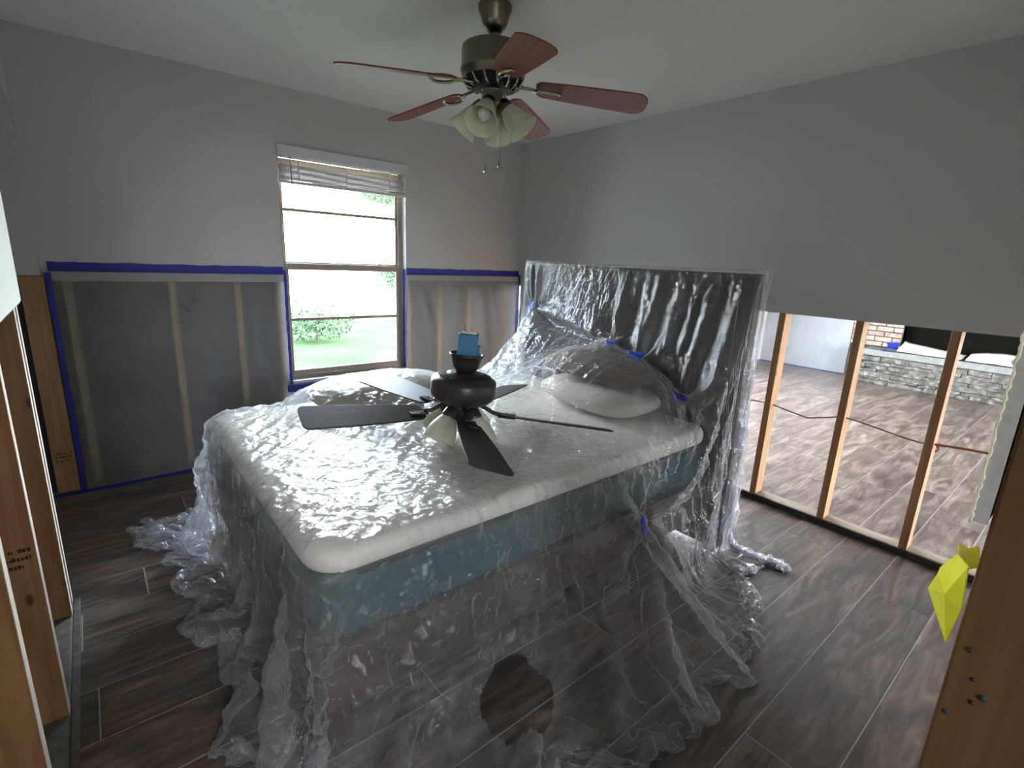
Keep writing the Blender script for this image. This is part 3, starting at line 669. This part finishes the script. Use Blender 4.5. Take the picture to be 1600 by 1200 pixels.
    for st in range(nsteps):
        vel = (pos-prev)*.95; sp = np.linalg.norm(vel, axis=1); vel *= np.minimum(1, .02/np.maximum(sp, 1e-9))[:, None]
        prev = pos.copy(); pos = pos+vel; pos[:, 2] -= 9.8*dt*dt*.5
        ramp = min(1, st/(nsteps*.5))
        for it in range(iters):
            for a, b, L, k in cons:
                dv = pos[b]-pos[a]; l = np.sqrt((dv*dv).sum(1))+1e-9; cdv = dv*(.5*k*(l-L)/l)[:, None]
                pos[a] += cdv; pos[b] -= cdv
            for c, m, lim in pins:
                offv = pos[m]-c; l = np.linalg.norm(offv, axis=1)[:, None]+1e-9
                pos[m] += (c+offv/l*np.minimum(l, lim)-pos[m])*ramp*.4
            pos[top] = top0; pos[hem, :2] = hem0[:, :2]
            if it % 3 == 2 or it == iters-1: collide(pos, prev)
    return pos.reshape(ns, nt, 3)

sheet_pos = drape_sheet()
def up_cubic(a, k):
    """Catmull-Rom upsampling along axis 0"""
    n = a.shape[0]; q = np.arange((n-1)*k+1)/k; i = np.minimum(q.astype(int), n-2); t = (q-i).reshape(-1, *([1]*(a.ndim-1)))
    g = lambda j: a[np.clip(j, 0, n-1)]
    p0, p1, p2, p3 = g(i-1), g(i), g(i+1), g(i+2)
    return .5*((2*p1)+(-p0+p2)*t+(2*p0-5*p1+4*p2-p3)*t*t+(-p0+3*p1-3*p2+p3)*t**3)
K = 4
sp = up_cubic(sheet_pos, K); sp = up_cubic(sp.transpose(1, 0, 2), K).transpose(1, 0, 2)
ns_, nt_ = sp.shape[:2]
du = np.gradient(sp, axis=0); dv = np.gradient(sp, axis=1); nn = np.cross(du, dv); nn /= np.linalg.norm(nn, axis=2)[..., None]+1e-9
hh = .034/K; ss, tt = np.meshgrid(np.arange(ns_)*hh, np.arange(nt_)*hh, indexing='ij')
def ridge(a_, b_, f): n_ = vnoise(a_*f, b_*f); return 1-np.abs(2*n_-1)
# creases: long diagonal pulls on the mattress top, upright ones on the hanging sides, crumple everywhere
al, ac = (-.75*ss+.66*tt), (.66*ss+.75*tt)
wob = .05*vnoise(al*3, ac*3)
diag = ridge(al*.14, ac+wob, 22)**2+.6*ridge(al*.2+3, ac+wob*1.5, 41)**2
crum = ridge(ss+.04*vnoise(ss*9, tt*9), tt, 14)**3+.5*ridge(ss+5, tt+.03*vnoise(ss*15, tt*15), 31)**3
top_m = np.clip((np.abs(nn[..., 2])-.75)/.2, 0, 1)*np.clip((sp[..., 2]-.6)/.06, 0, 1)
side = 1-top_m
upr = ridge(ss+.03*vnoise(ss*5, tt*4), tt*.16, 26)**2
upr2 = ridge(ss*.16, tt+.03*vnoise(ss*4, tt*5), 26)**2
face = np.clip((sp[..., 0]+.93)/.04, 0, 1)*np.clip((sp[..., 2]-.95)/.1, 0, 1)
disp = (1-.8*face)*(top_m*(.0085*diag*(.4+1.2*vnoise(ss*2.3, tt*2.3))+.0015*crum)+side*(.013*crum*(1-.75*np.clip((sp[..., 2]-.75)*5, 0, 1))+.010*np.where(np.abs(nn[..., 1]) > np.abs(nn[..., 0]), upr, upr2)))
sp = sp-nn*disp[..., None]
sp[..., 2] = np.maximum(sp[..., 2], .003)
idx = np.arange(ns_*nt_).reshape(ns_, nt_)
quads = np.stack([idx[:-1, :-1], idx[1:, :-1], idx[1:, 1:], idx[:-1, 1:]], -1).reshape(-1, 4)
# a round hole torn in the near side, low down by the foot end
qc = sp.reshape(-1, 3)[quads].mean(1)-np.array([-2.25, -2.715, .06])
hole = np.hypot(qc[:, 0]/.125, np.hypot(qc[:, 1], qc[:, 2])/.125)*(1+.25*(vnoise(qc[:, 0]*14+7, qc[:, 2]*14+3)-.5))
quads = quads[(hole > 1) | (np.abs(qc).max(1) > .3)]
me = bpy.data.meshes.new('drop_sheet'); V = sp.reshape(-1, 3); C0 = np.array([-1.9, -1.8, 0.])
me.from_pydata((V-C0).tolist(), [], quads.tolist()); me.polygons.foreach_set('use_smooth', [True]*len(me.polygons))
o = bpy.data.objects.new('drop_sheet', me); COL.objects.link(o); o.location = C0; mat(o, 'clear_film')
tag(o, 'crinkled clear plastic drop sheet covering the whole bed and headboard', 'plastic sheet')


# blue tape gathering the drop sheet
def small_tape(loc, size, rot, label, m_='blue_tape_bright', seed=0):
    sx_, sy_ = size
    def fn(u, v): return ((u-.5)*sx_*(1+.15*math.sin(5*v+seed)), (v-.5)*sy_*(1+.12*math.sin(6*u+seed)), .006*math.sin(3*u+2*v+seed)+.003*math.sin(9*u+4*v))
    o = MB().grid(fn, 9, 7).build('tape_piece', m_, solid=.0012); o.location = loc; o.rotation_euler = rot
    tag(o, label, 'tape', 'blue masking tape'); return o
small_tape((-.880, -1.172, 1.142), (.055, .035), (0, R(-80), R(8)), 'small blue tape piece on the plastic below the headboard far corner', seed=1)
small_tape((-.995, -1.955, 1.012), (.035, .062), (0, R(-55), R(10)), 'left and smaller of two blue tape pieces above the brown pillow', seed=2)
small_tape((-1.055, -2.170, .988), (.040, .085), (R(-10), R(-60), R(15)), 'right and longer of two blue tape pieces above the brown pillow', seed=3)
small_tape((-1.005, -2.410, .815), (.048, .070), (R(15), R(-55), R(10)), 'dull blue tape piece on the plastic low at the headboard right', 'blue_tape', seed=4)
small_tape((-1.045, -1.115, .760), (.035, .055), (R(10), R(-40), R(20)), 'little blue tape piece at the far bed edge beside the fan motor', seed=5)
small_tape((-1.510, -2.634, .40), (.035, .080), (R(82), R(0), R(10)), 'blue tape piece gathering the plastic on the near bed side', seed=6)

# ------------------------------------------------------------------ ceiling fans
def blade_mesh(r0, r1, w0, w1, pitch, th=.006, rcf=.42):
    """rounded paddle along +X, pitched about its own length"""
    outl = []; n = 7
    L = r1-r0; rc = w1*rcf
    top = [(r0, w0*.30), (r0+.02, w0*.46), (r0+L*.25, w0*.5+(w1-w0)*.12), (r0+L*.6, w1*.47), (r1-rc*.8, w1*.5)]
    for k in range(1, n+1):
        q = PI/2*(1-k/n); top.append((r1-rc*.8+rc*.8*math.cos(q), w1*.5-rc+rc*math.sin(q)))
    outl = top+[(x, -y) for x, y in reversed(top)]
    m = MB().prism(outl, 2, -th/2, th/2); c_, s_ = math.cos(pitch), math.sin(pitch)
    m.v = [(x, y*c_-z*s_, y*s_+z*c_) for x, y, z in m.v]; return m
def shade_profile(L=.125, neck=.028, mouth=.068, bell=True):
    out = []
    for i in range(15):
        u = i/14
        r = neck+(mouth*.74-neck)*math.sin(u*PI/2)**.8+(mouth*.26)*u**5 if bell else neck+(mouth-neck)*math.sin(min(1, u*1.15)*PI/2)
        out.append((r, -L*u))
    return out+[(r-.003, z) for r, z in reversed(out)]
def add_shade(root, az, tilt, base, L, mouth, metal, bell, bulb=True):
    c_, s_ = math.cos(az), math.sin(az)
    mt_ = Matrix.Translation(Vector(base)) @ Matrix.Rotation(az, 4, 'Z') @ Matrix.Rotation(-tilt, 4, 'Y')
    sh = MB().lathe(shade_profile(L, .027, mouth, bell), 28, mt_, close=True).build('lamp_shade', 'frosted_glass', root)
    MB().lathe([(.0001, .034), (.022, .032), (.026, .022), (.031, .006), (.032, -.012), (.0305, -.014), (.0001, -.01)], 20, mt_).build('socket_cup', metal, root)
    if bulb:
        MB().lathe([(.012, -.012), (.013, -.03), (.024, -.055), (.027, -.072), (.018, -.090), (.0001, -.095)], 16, mt_).build('bulb', 'bulb_glass', sh)
    return sh

def hanging_fan():
    c = (-1.733, -1.805); root = empty('ceiling_fan', (c[0], c[1], H)); tag(root, 'bronze ceiling fan with reddish wood blades and four glass shades', 'ceiling fan')
    z = lambda q: q-H
    MB().lathe([(.0001, 0), (.066, 0), (.070, -.006), (.069, -.022), (.060, -.040), (.055, -.060), (.046, -.082), (.030, -.098), (.020, -.102), (.0001, -.102)], 36).build('canopy', 'bronze', root)
    MB().lathe([(.014, -.095), (.014, -.155)], 16).build('downrod', 'bronze', root)
    MB().lathe([(.0001, -.140), (.060, -.143), (.115, -.150), (.131, -.158), (.134, -.170), (.134, -.236), (.137, -.242), (.137, -.252), (.131, -.258), (.133, -.266), (.126, -.276), (.100, -.290), (.0001, -.292)], 48).build('motor_housing', 'bronze', root)
    vent = MB().lathe([(.124, -.277), (.106, -.300), (.080, -.313), (.055, -.318), (.0001, -.318)], 48).build('vent_dome', 'vent_black', root)
    for k in range(15):
        q = 2*PI*k/15; m = MB()
        p0 = Vector((.126*math.cos(q), .126*math.sin(q), -.278)); p1 = Vector((.085*math.cos(q+.12), .085*math.sin(q+.12), -.315))
        m.tube([p0, (p0+p1)/2+Vector((.008*math.cos(q), .008*math.sin(q), -.006)), p1], .005, 6); m.build('vent_rib', 'brass_nickel', root)
    MB().lathe([(.0001, -.300), (.062, -.302), (.064, -.310), (.048, -.316), (.046, -.322), (.046, -.362), (.050, -.368), (.040, -.380), (.030, -.401), (.018, -.416), (.0001, -.421)], 32).build('switch_housing', 'bronze', root)
    zb = z(2.156)
    for k in range(5):
        q = 1.1458+PI+k*2*PI/5
        ir = empty('blade_arm'); ir.parent = root; ir.location = (0, 0, zb); ir.rotation_euler = (0, R(6), q)
        m = MB(); m.tube([(.060, 0, -.010), (.10, 0, -.006), (.15, 0, -.006), (.185, 0, -.010)], [.010, .009, .008, .008], 8)
        loop = [(.185, 0, -.010)]+[(.235+.055*math.cos(t_), .026*math.sin(t_), -.010+.006*math.sin(t_)) for t_ in [PI-.5-i*(2*PI-1.0)/14 for i in range(15)]]+[(.185, 0, -.010)]
        m.tube(loop, .0065, 6); m.build('iron', 'brass_nickel', ir)
        blade_mesh(.185, .655, .118, .152, R(-13)).build('blade', 'cherry_blade', ir, .0015).location = (0, 0, -.002)
    for k in range(4):
        az = R(216+90*k); add_shade(root, az, R(42), (.062*math.cos(az), .062*math.sin(az), -.384), .118, .072, 'bronze', True)
        MB().tube([(.02*math.cos(az), .02*math.sin(az), -.371), (.045*math.cos(az), .045*math.sin(az), -.368), (.060*math.cos(az), .060*math.sin(az), -.378)], .010, 8).build('arm', 'bronze', root)
    for dx, dy, L in ((-.035, -.012, .20), (.022, -.036, .175)):
        m = MB(); m.tube([(dx, dy, -.401), (dx, dy, -.425-L)], .0012, 5)
        ch = m.build('pull_chain', 'brass_nickel', root)
        MB().lathe([(.0001, .014), (.003, .010), (.004, 0), (.0085, -.012), (.0075, -.022), (.0001, -.026)], 12, Matrix.Translation((dx, dy, -.425-L))).build('pull_knob', 'brass_pull', ch)
hanging_fan()

def loose_fan():
    n_ = Vector((.0733, -.0368, .9966)); ax = Vector((1, 0, 0)); ax = (ax-n_*n_.x).normalized(); ay = n_.cross(ax)
    ctr = Vector((-2.032, -2.055, .8255))
    root = empty('removed_ceiling_fan'); foot = ctr-n_*.15
    root.matrix_world = Matrix(((ax.x, ay.x, n_.x, foot.x), (ax.y, ay.y, n_.y, foot.y), (ax.z, ay.z, n_.z, foot.z), (0, 0, 0, 1)))
    tag(root, 'dark brown ceiling fan set down on the plastic-covered bed', 'ceiling fan')
    B = .15   # blade plane above the foot
    MB().lathe([(.0001, B+.035), (.075, B+.036), (.112, B+.044), (.128, B+.060), (.133, B+.080), (.133, B+.118), (.129, B+.132), (.118, B+.140), (.112, B+.143), (.070, B+.156), (.066, B+.160), (.040, B+.163), (.0001, B+.163)], 48).build('motor_housing', 'dark_brown_metal', root)
    for k in range(36):
        q = 2*PI*k/36; m = MB()
        a_ = Vector((.076*math.cos(q), .076*math.sin(q), B+.1565)); b_ = Vector((.108*math.cos(q), .108*math.sin(q), B+.1465)); t_ = Vector((-math.sin(q), math.cos(q), 0))*.0028; up = Vector((0, 0, .0012))
        m.add([a_-t_+up, a_+t_+up, b_+t_*1.4+up, b_-t_*1.4+up, a_-t_-up, a_+t_-up, b_+t_*1.4-up, b_-t_*1.4-up], [(0, 1, 2, 3), (7, 6, 5, 4), (0, 4, 5, 1), (1, 5, 6, 2), (2, 6, 7, 3), (3, 7, 4, 0)]).build('vent_slot', 'vent_black', root)
    MB().lathe([(.028, B+.160), (.040, B+.166), (.052, B+.182), (.060, B+.205), (.0645, B+.226), (.069, B+.228), (.069, B+.236), (.064, B+.236), (.058, B+.212), (.0001, B+.200)], 36).build('canopy_cup', 'dark_brown_metal', root)
    bx = MB().box((-.040, -.034, B+.214), (.040, .034, B+.318)).build('junction_box', 'blue_box', root, .004); bx.rotation_euler.z = R(-37)
    MB().box((.0405, -.012, B+.215), (.050, .012, B+.272)).build('box_tab', 'blue_box', bx, .002)
    MB().box((-.030, -.024, B+.3185), (.030, .024, B+.322)).build('box_rim', 'blind_white', bx)
    m = MB(); m.tube([(-.01, 0, B+.315), (-.02, .01, B+.345), (-.035, .0, B+.355)], .0015, 5); m.tube([(.01, .01, B+.315), (.005, .012, B+.34)], .0015, 5); m.build('wire_stub', 'cable_copper', bx)
    MB().lathe([(.0001, B+.036), (.055, B+.034), (.050, B+.010), (.046, B-.010), (.046, B-.045), (.036, B-.062), (.020, B-.070), (.0001, B-.072)], 32).build('switch_housing', 'dark_brown_metal', root)
    for k in range(5):
        q = -2.013+k*2*PI/5
        ir = empty('blade_arm'); ir.parent = root; ir.location = (0, 0, B); ir.rotation_euler = (0, 0, q)
        m = MB(); m.tube([(.070, 0, .034), (.100, 0, .022), (.135, 0, .006), (.165, 0, .002)], [.010, .009, .009, .009], 8)
        m.box((.155, -.030, -.002), (.225, .030, .004)); m.build('iron', 'dark_brown_metal', ir)
        b_ = blade_mesh(.165, .62, .112, .150, R(-14), rcf=.2); b_.build('blade', 'walnut_blade', ir, .001)
        for (sx_, sy_) in ((.182, .018), (.182, -.018), (.21, 0)):
            MB().lathe([(.0001, .008), (.004, .007), (.005, .003)], 8, Matrix.Translation((sx_, sy_, 0))).build('screw', 'dark_brown_metal', ir)
    for k in range(4):
        az = R(196+90*k); add_shade(root, az, R(30), (.070*math.cos(az), .070*math.sin(az), B-.012), .110, .062, 'dark_brown_metal', False)
        MB().tube([(.03*math.cos(az), .03*math.sin(az), B-.03), (.07*math.cos(az), .07*math.sin(az), B-.022)], .010, 8).build('arm', 'dark_brown_metal', root)
loose_fan()

# ------------------------------------------------------------------ cable through the studs
wire = [(-1.9, .60), (-2.243, .624), (-2.426, .631), (-2.54, .612), (-2.644, .599), (-2.72, .622), (-2.80, .648), (-2.826, .653), (-2.92, .645), (-3.016, .632), (-3.10, .619), (-3.186, .613), (-3.22, .620)]
o = MB().tube([(.045, y, z_) for y, z_ in wire], .0045, 8).build('cable', 'cable_tan'); tag(o, 'thin brown cable sagging through holes in the bare studs', 'cable')
o = MB().tube([(.045, y, z_) for y, z_ in [(-3.20, .616), (-3.235, .622), (-3.249, .623), (-3.34, .633), (-3.42, .639), (-3.60, .65)]], .0065, 8).build('cable', 'cable_copper'); tag(o, 'thicker reddish brown cable in the stud bay next to the yellow flap', 'cable')
MB().tube([(.045, -3.243, .622), (.030, -3.262, .605), (.020, -3.250, .592)], .004, 6).build('staple_loop', 'cable_copper', o)

# ------------------------------------------------------------------ yellow flap hung on the front wall
yf = empty('yellow_flap', (-2.15, -3.60, .86)); tag(yf, 'bright yellow folded plastic flap sticking out behind the brown jamb board', 'plastic flap')
yo = Vector(yf.location)
def ypoly(name, pts, faces, th=.002):
    m = MB().add([Vector(q)-yo for q in pts], faces); return m.build(name, 'yellow_plastic', yf, solid=th)
ypoly('front_panel', [(-2.16, -3.615, 1.019), (-2.14, -3.598, .979), (-2.14, -3.597, .967), (-2.10, -3.586, .916), (-2.12, -3.627, .845), (-2.18, -3.637, .944), (-2.20, -3.633, 1.021), (-2.165, -3.614, .95)],
      [(0, 1, 2, 7), (2, 3, 7), (3, 4, 7), (4, 5, 7), (5, 6, 7), (6, 0, 7)])
ypoly('folded_top', [(-2.16, -3.615, 1.019), (-2.12, -3.609, 1.022), (-2.10, -3.619, 1.010), (-2.08, -3.629, 1.011), (-2.10, -3.640, .986), (-2.20, -3.633, 1.021), (-2.14, -3.622, .985)],
      [(0, 1, 6), (1, 2, 6), (2, 3, 4, 6), (4, 5, 6), (5, 0, 6)])
MB().tube([Vector((-2.10, -3.645, .95))-yo, Vector((-2.09, -3.66, .95))-yo], .006, 6).build('fixing', 'screw_black', yf)

# ------------------------------------------------------------------ living room: fireplace
fp = struct(empty('wall_fireplace', (5.40, -2.5, 0))); P0 = Vector(fp.location)
def fpart(name, lo, hi, m_, par=fp, bev=.004):
    o = box(name, lo, hi, m_, None, bev); o.parent = par; o.location = Vector(o.location)-P0-(Vector(par.location) if par is not fp else Vector()); return o
m = MB(); OY0, OY1 = -3.30, -1.845
for lo, hi in (((.035, OY1, .40), (.14, -1.245, 2.44)), ((.035, -4.2, .40), (.14, OY0, 2.44)), ((.035, OY0, 1.22), (.14, OY1, 2.44))):
    m.box((lo[0], lo[1]-P0.y, lo[2]), (hi[0], hi[1]-P0.y, hi[2]))
m.build('brick_backing', 'mortar', fp)
fpart('firebox', (5.54, OY0-.1, .38), (5.548, OY1+.1, 1.3), 'soot', bev=0)
for (y0, y1) in ((OY0-.02, OY0), (OY1, OY1+.02)): fpart('firebox_side', (5.44, y0, .4), (5.54, y1, 1.22), 'soot', bev=0)
rnd = random.Random(12); z = .470; row = 0; _bm = {}
while z < 1.25:
    for (ya, yb) in ((OY1, -1.245), (-4.2, OY0)):
        y = ya-(.10 if row % 2 else 0)
        while y < yb-.02:
            a_, b_ = max(y, ya), min(y+.205, yb)
            if b_-a_ > .04:
                key = round(b_-a_, 2)
                if key not in _bm:
                    bm = bmesh.new(); bmesh.ops.create_cube(bm, size=1)
                    for v in bm.verts: v.co = Vector((v.co.x*.05, v.co.y*(b_-a_-.010), v.co.z*.060))
                    bmesh.ops.bevel(bm, geom=list(bm.edges), offset=.004, segments=1, affect='EDGES')
                    me = bpy.data.meshes.new('brick'); bm.to_mesh(me); bm.free(); me.materials.append(MATS['old_brick']); _bm[key] = me
                o = bpy.data.objects.new('brick', _bm[key]); COL.objects.link(o); o.parent = fp
                o.location = (.018+rnd.uniform(-.006, .003), (a_+b_)/2-P0.y, z+.032); o.rotation_euler = (0, 0, rnd.uniform(-.02, .02))
            y += .205
    z += .072; row += 1
hearth = empty('stone_hearth', (5.20, -2.7, 0)); tag(hearth, 'raised ledgestone hearth in front of the brick fireplace', 'hearth'); H0 = Vector(hearth.location)
MB().box((-.165, -1.45, .0), (.185, 1.16, .375)).build('hearth_core', 'mortar', hearth)
m = MB(); n_ = 14
sl = MB().box((-.205, -1.50, .378), (.188, 1.20, .462)).build('hearth_slab', 'slab_stone', hearth, .012, 3)
def stone(lo, hi, seed, nrm):
    """one rough ledge stone"""
    bm = bmesh.new(); bmesh.ops.create_cube(bm, size=1); rn = random.Random(seed)
    bmesh.ops.subdivide_edges(bm, edges=[e for e in bm.edges if abs((e.verts[0].co-e.verts[1].co).y) > .5 or abs((e.verts[0].co-e.verts[1].co).z) > .5], cuts=1)
    c = [(lo[i]+hi[i])/2 for i in range(3)]; d = [hi[i]-lo[i] for i in range(3)]
    for v in bm.verts:
        q = Vector((v.co.x*d[0], v.co.y*d[1], v.co.z*d[2]))
        k = .012 if (v.co[0] < 0 and nrm == 0) or (v.co[1] > 0 and nrm == 1) else .004
        v.co = q+Vector((rn.uniform(-k, k), rn.uniform(-.005, .005), rn.uniform(-.0045, .0045)))
    me = bpy.data.meshes.new('stone'); bm.to_mesh(me); bm.free(); me.materials.append(MATS['ledge_stone'])
    o = bpy.data.objects.new('stone', me); COL.objects.link(o); o.parent = hearth; o.location = Vector(c)-H0; return o
rnd = random.Random(21); z = .002; sd = 0
for hh in (.052, .040, .062, .045, .058, .048, .066):
    if z > .36: break
    y = -4.15
    while y < -1.54:
        L = rnd.uniform(.13, .46); b_ = min(y+L, -1.535)
        if b_-y > .03: stone((4.995+rnd.uniform(0, .015), y+.003, z+.002), (5.05, b_-.003, min(z+hh-.003, .377)), sd, 0); sd += 1
        y = b_ if b_ < -1.5 else 9
    x = 5.05
    while x < 5.36:
        L = rnd.uniform(.10, .22); b_ = min(x+L, 5.385); stone((x+.003, -1.56, z+.002), (b_-.003, -1.525, min(z+hh-.003, .377)), sd, 1); sd += 1; x = b_
    z += hh
# cream drop cloth lying on the hearth, taped at its corners
def cloth_strip(name, ya, yb, z_edge, label, seed, xa=5.03, xb=5.36):
    def fn(u, v):
        y = ya+(yb-ya)*u; x = xa+(xb-xa)*v
        z_ = .472+(z_edge(u))*v**.8+.010*float(vnoise(u*9+seed, v*4+seed))*(1-.3*v)
        return (x-xa, y-ya, z_-.466)
    o = MB().grid(fn, 30, 8).build(name, 'cloth_cream', solid=.003); o.location = (xa, ya, .466); tag(o, label, 'drop cloth'); return o
cloth_strip('drop_cloth', -1.90, -2.56, lambda u: .11-.085*u, 'cream cloth on the left half of the hearth with blue tape', 2)
cloth_strip('drop_cloth', -2.60, -3.20, lambda u: .055+.05*math.sin(u*PI), 'cream cloth on the right half of the hearth behind the last stud', 7)
small_tape((5.16, -1.82, .53), (.10, .13), (0, R(60), R(8)), 'crumpled blue tape on the hearth at the cloth left end', 'blue_tape', 1)
small_tape((5.02, -1.80, .470), (.10, .11), (0, R(0), 0), 'flat blue tape at the front edge of the hearth slab', 'blue_tape', 2)
small_tape((5.08, -3.08, .510), (.12, .16), (0, R(40), 0), 'blue tape holding the cloth at the hearth right end', 'blue_tape', 3)
# plastic hung on the living room's far wall
def fn(u, v):
    y = -1.238+1.238*u*1.0; z_ = .004+2.2*v
    d = .020*float(vnoise((y+z_*.5)*4.2+3, z_*1.4))+.012*float(vnoise(y*11+z_*3, z_*2))
    return (-d, y+1.238, z_-.004)
o = MB().grid(fn, 40, 40).build('plastic_sheet', 'white_film', fix=False); o.location = (5.405, -1.238, .004); tag(o, 'pale plastic sheet hanging on the far wall beyond the studs', 'plastic sheet')
tape((5.30, -1.25, .0006), (5.345, -.05, .003), 'blue tape strip on the floor under the far plastic sheet', seed=15, wob=.008)
m = MB(); m.box((5.412, -1.24, 0), (5.54, 0, H))
struct(m.build('wall_fireplace_side', 'drywall_paint'))
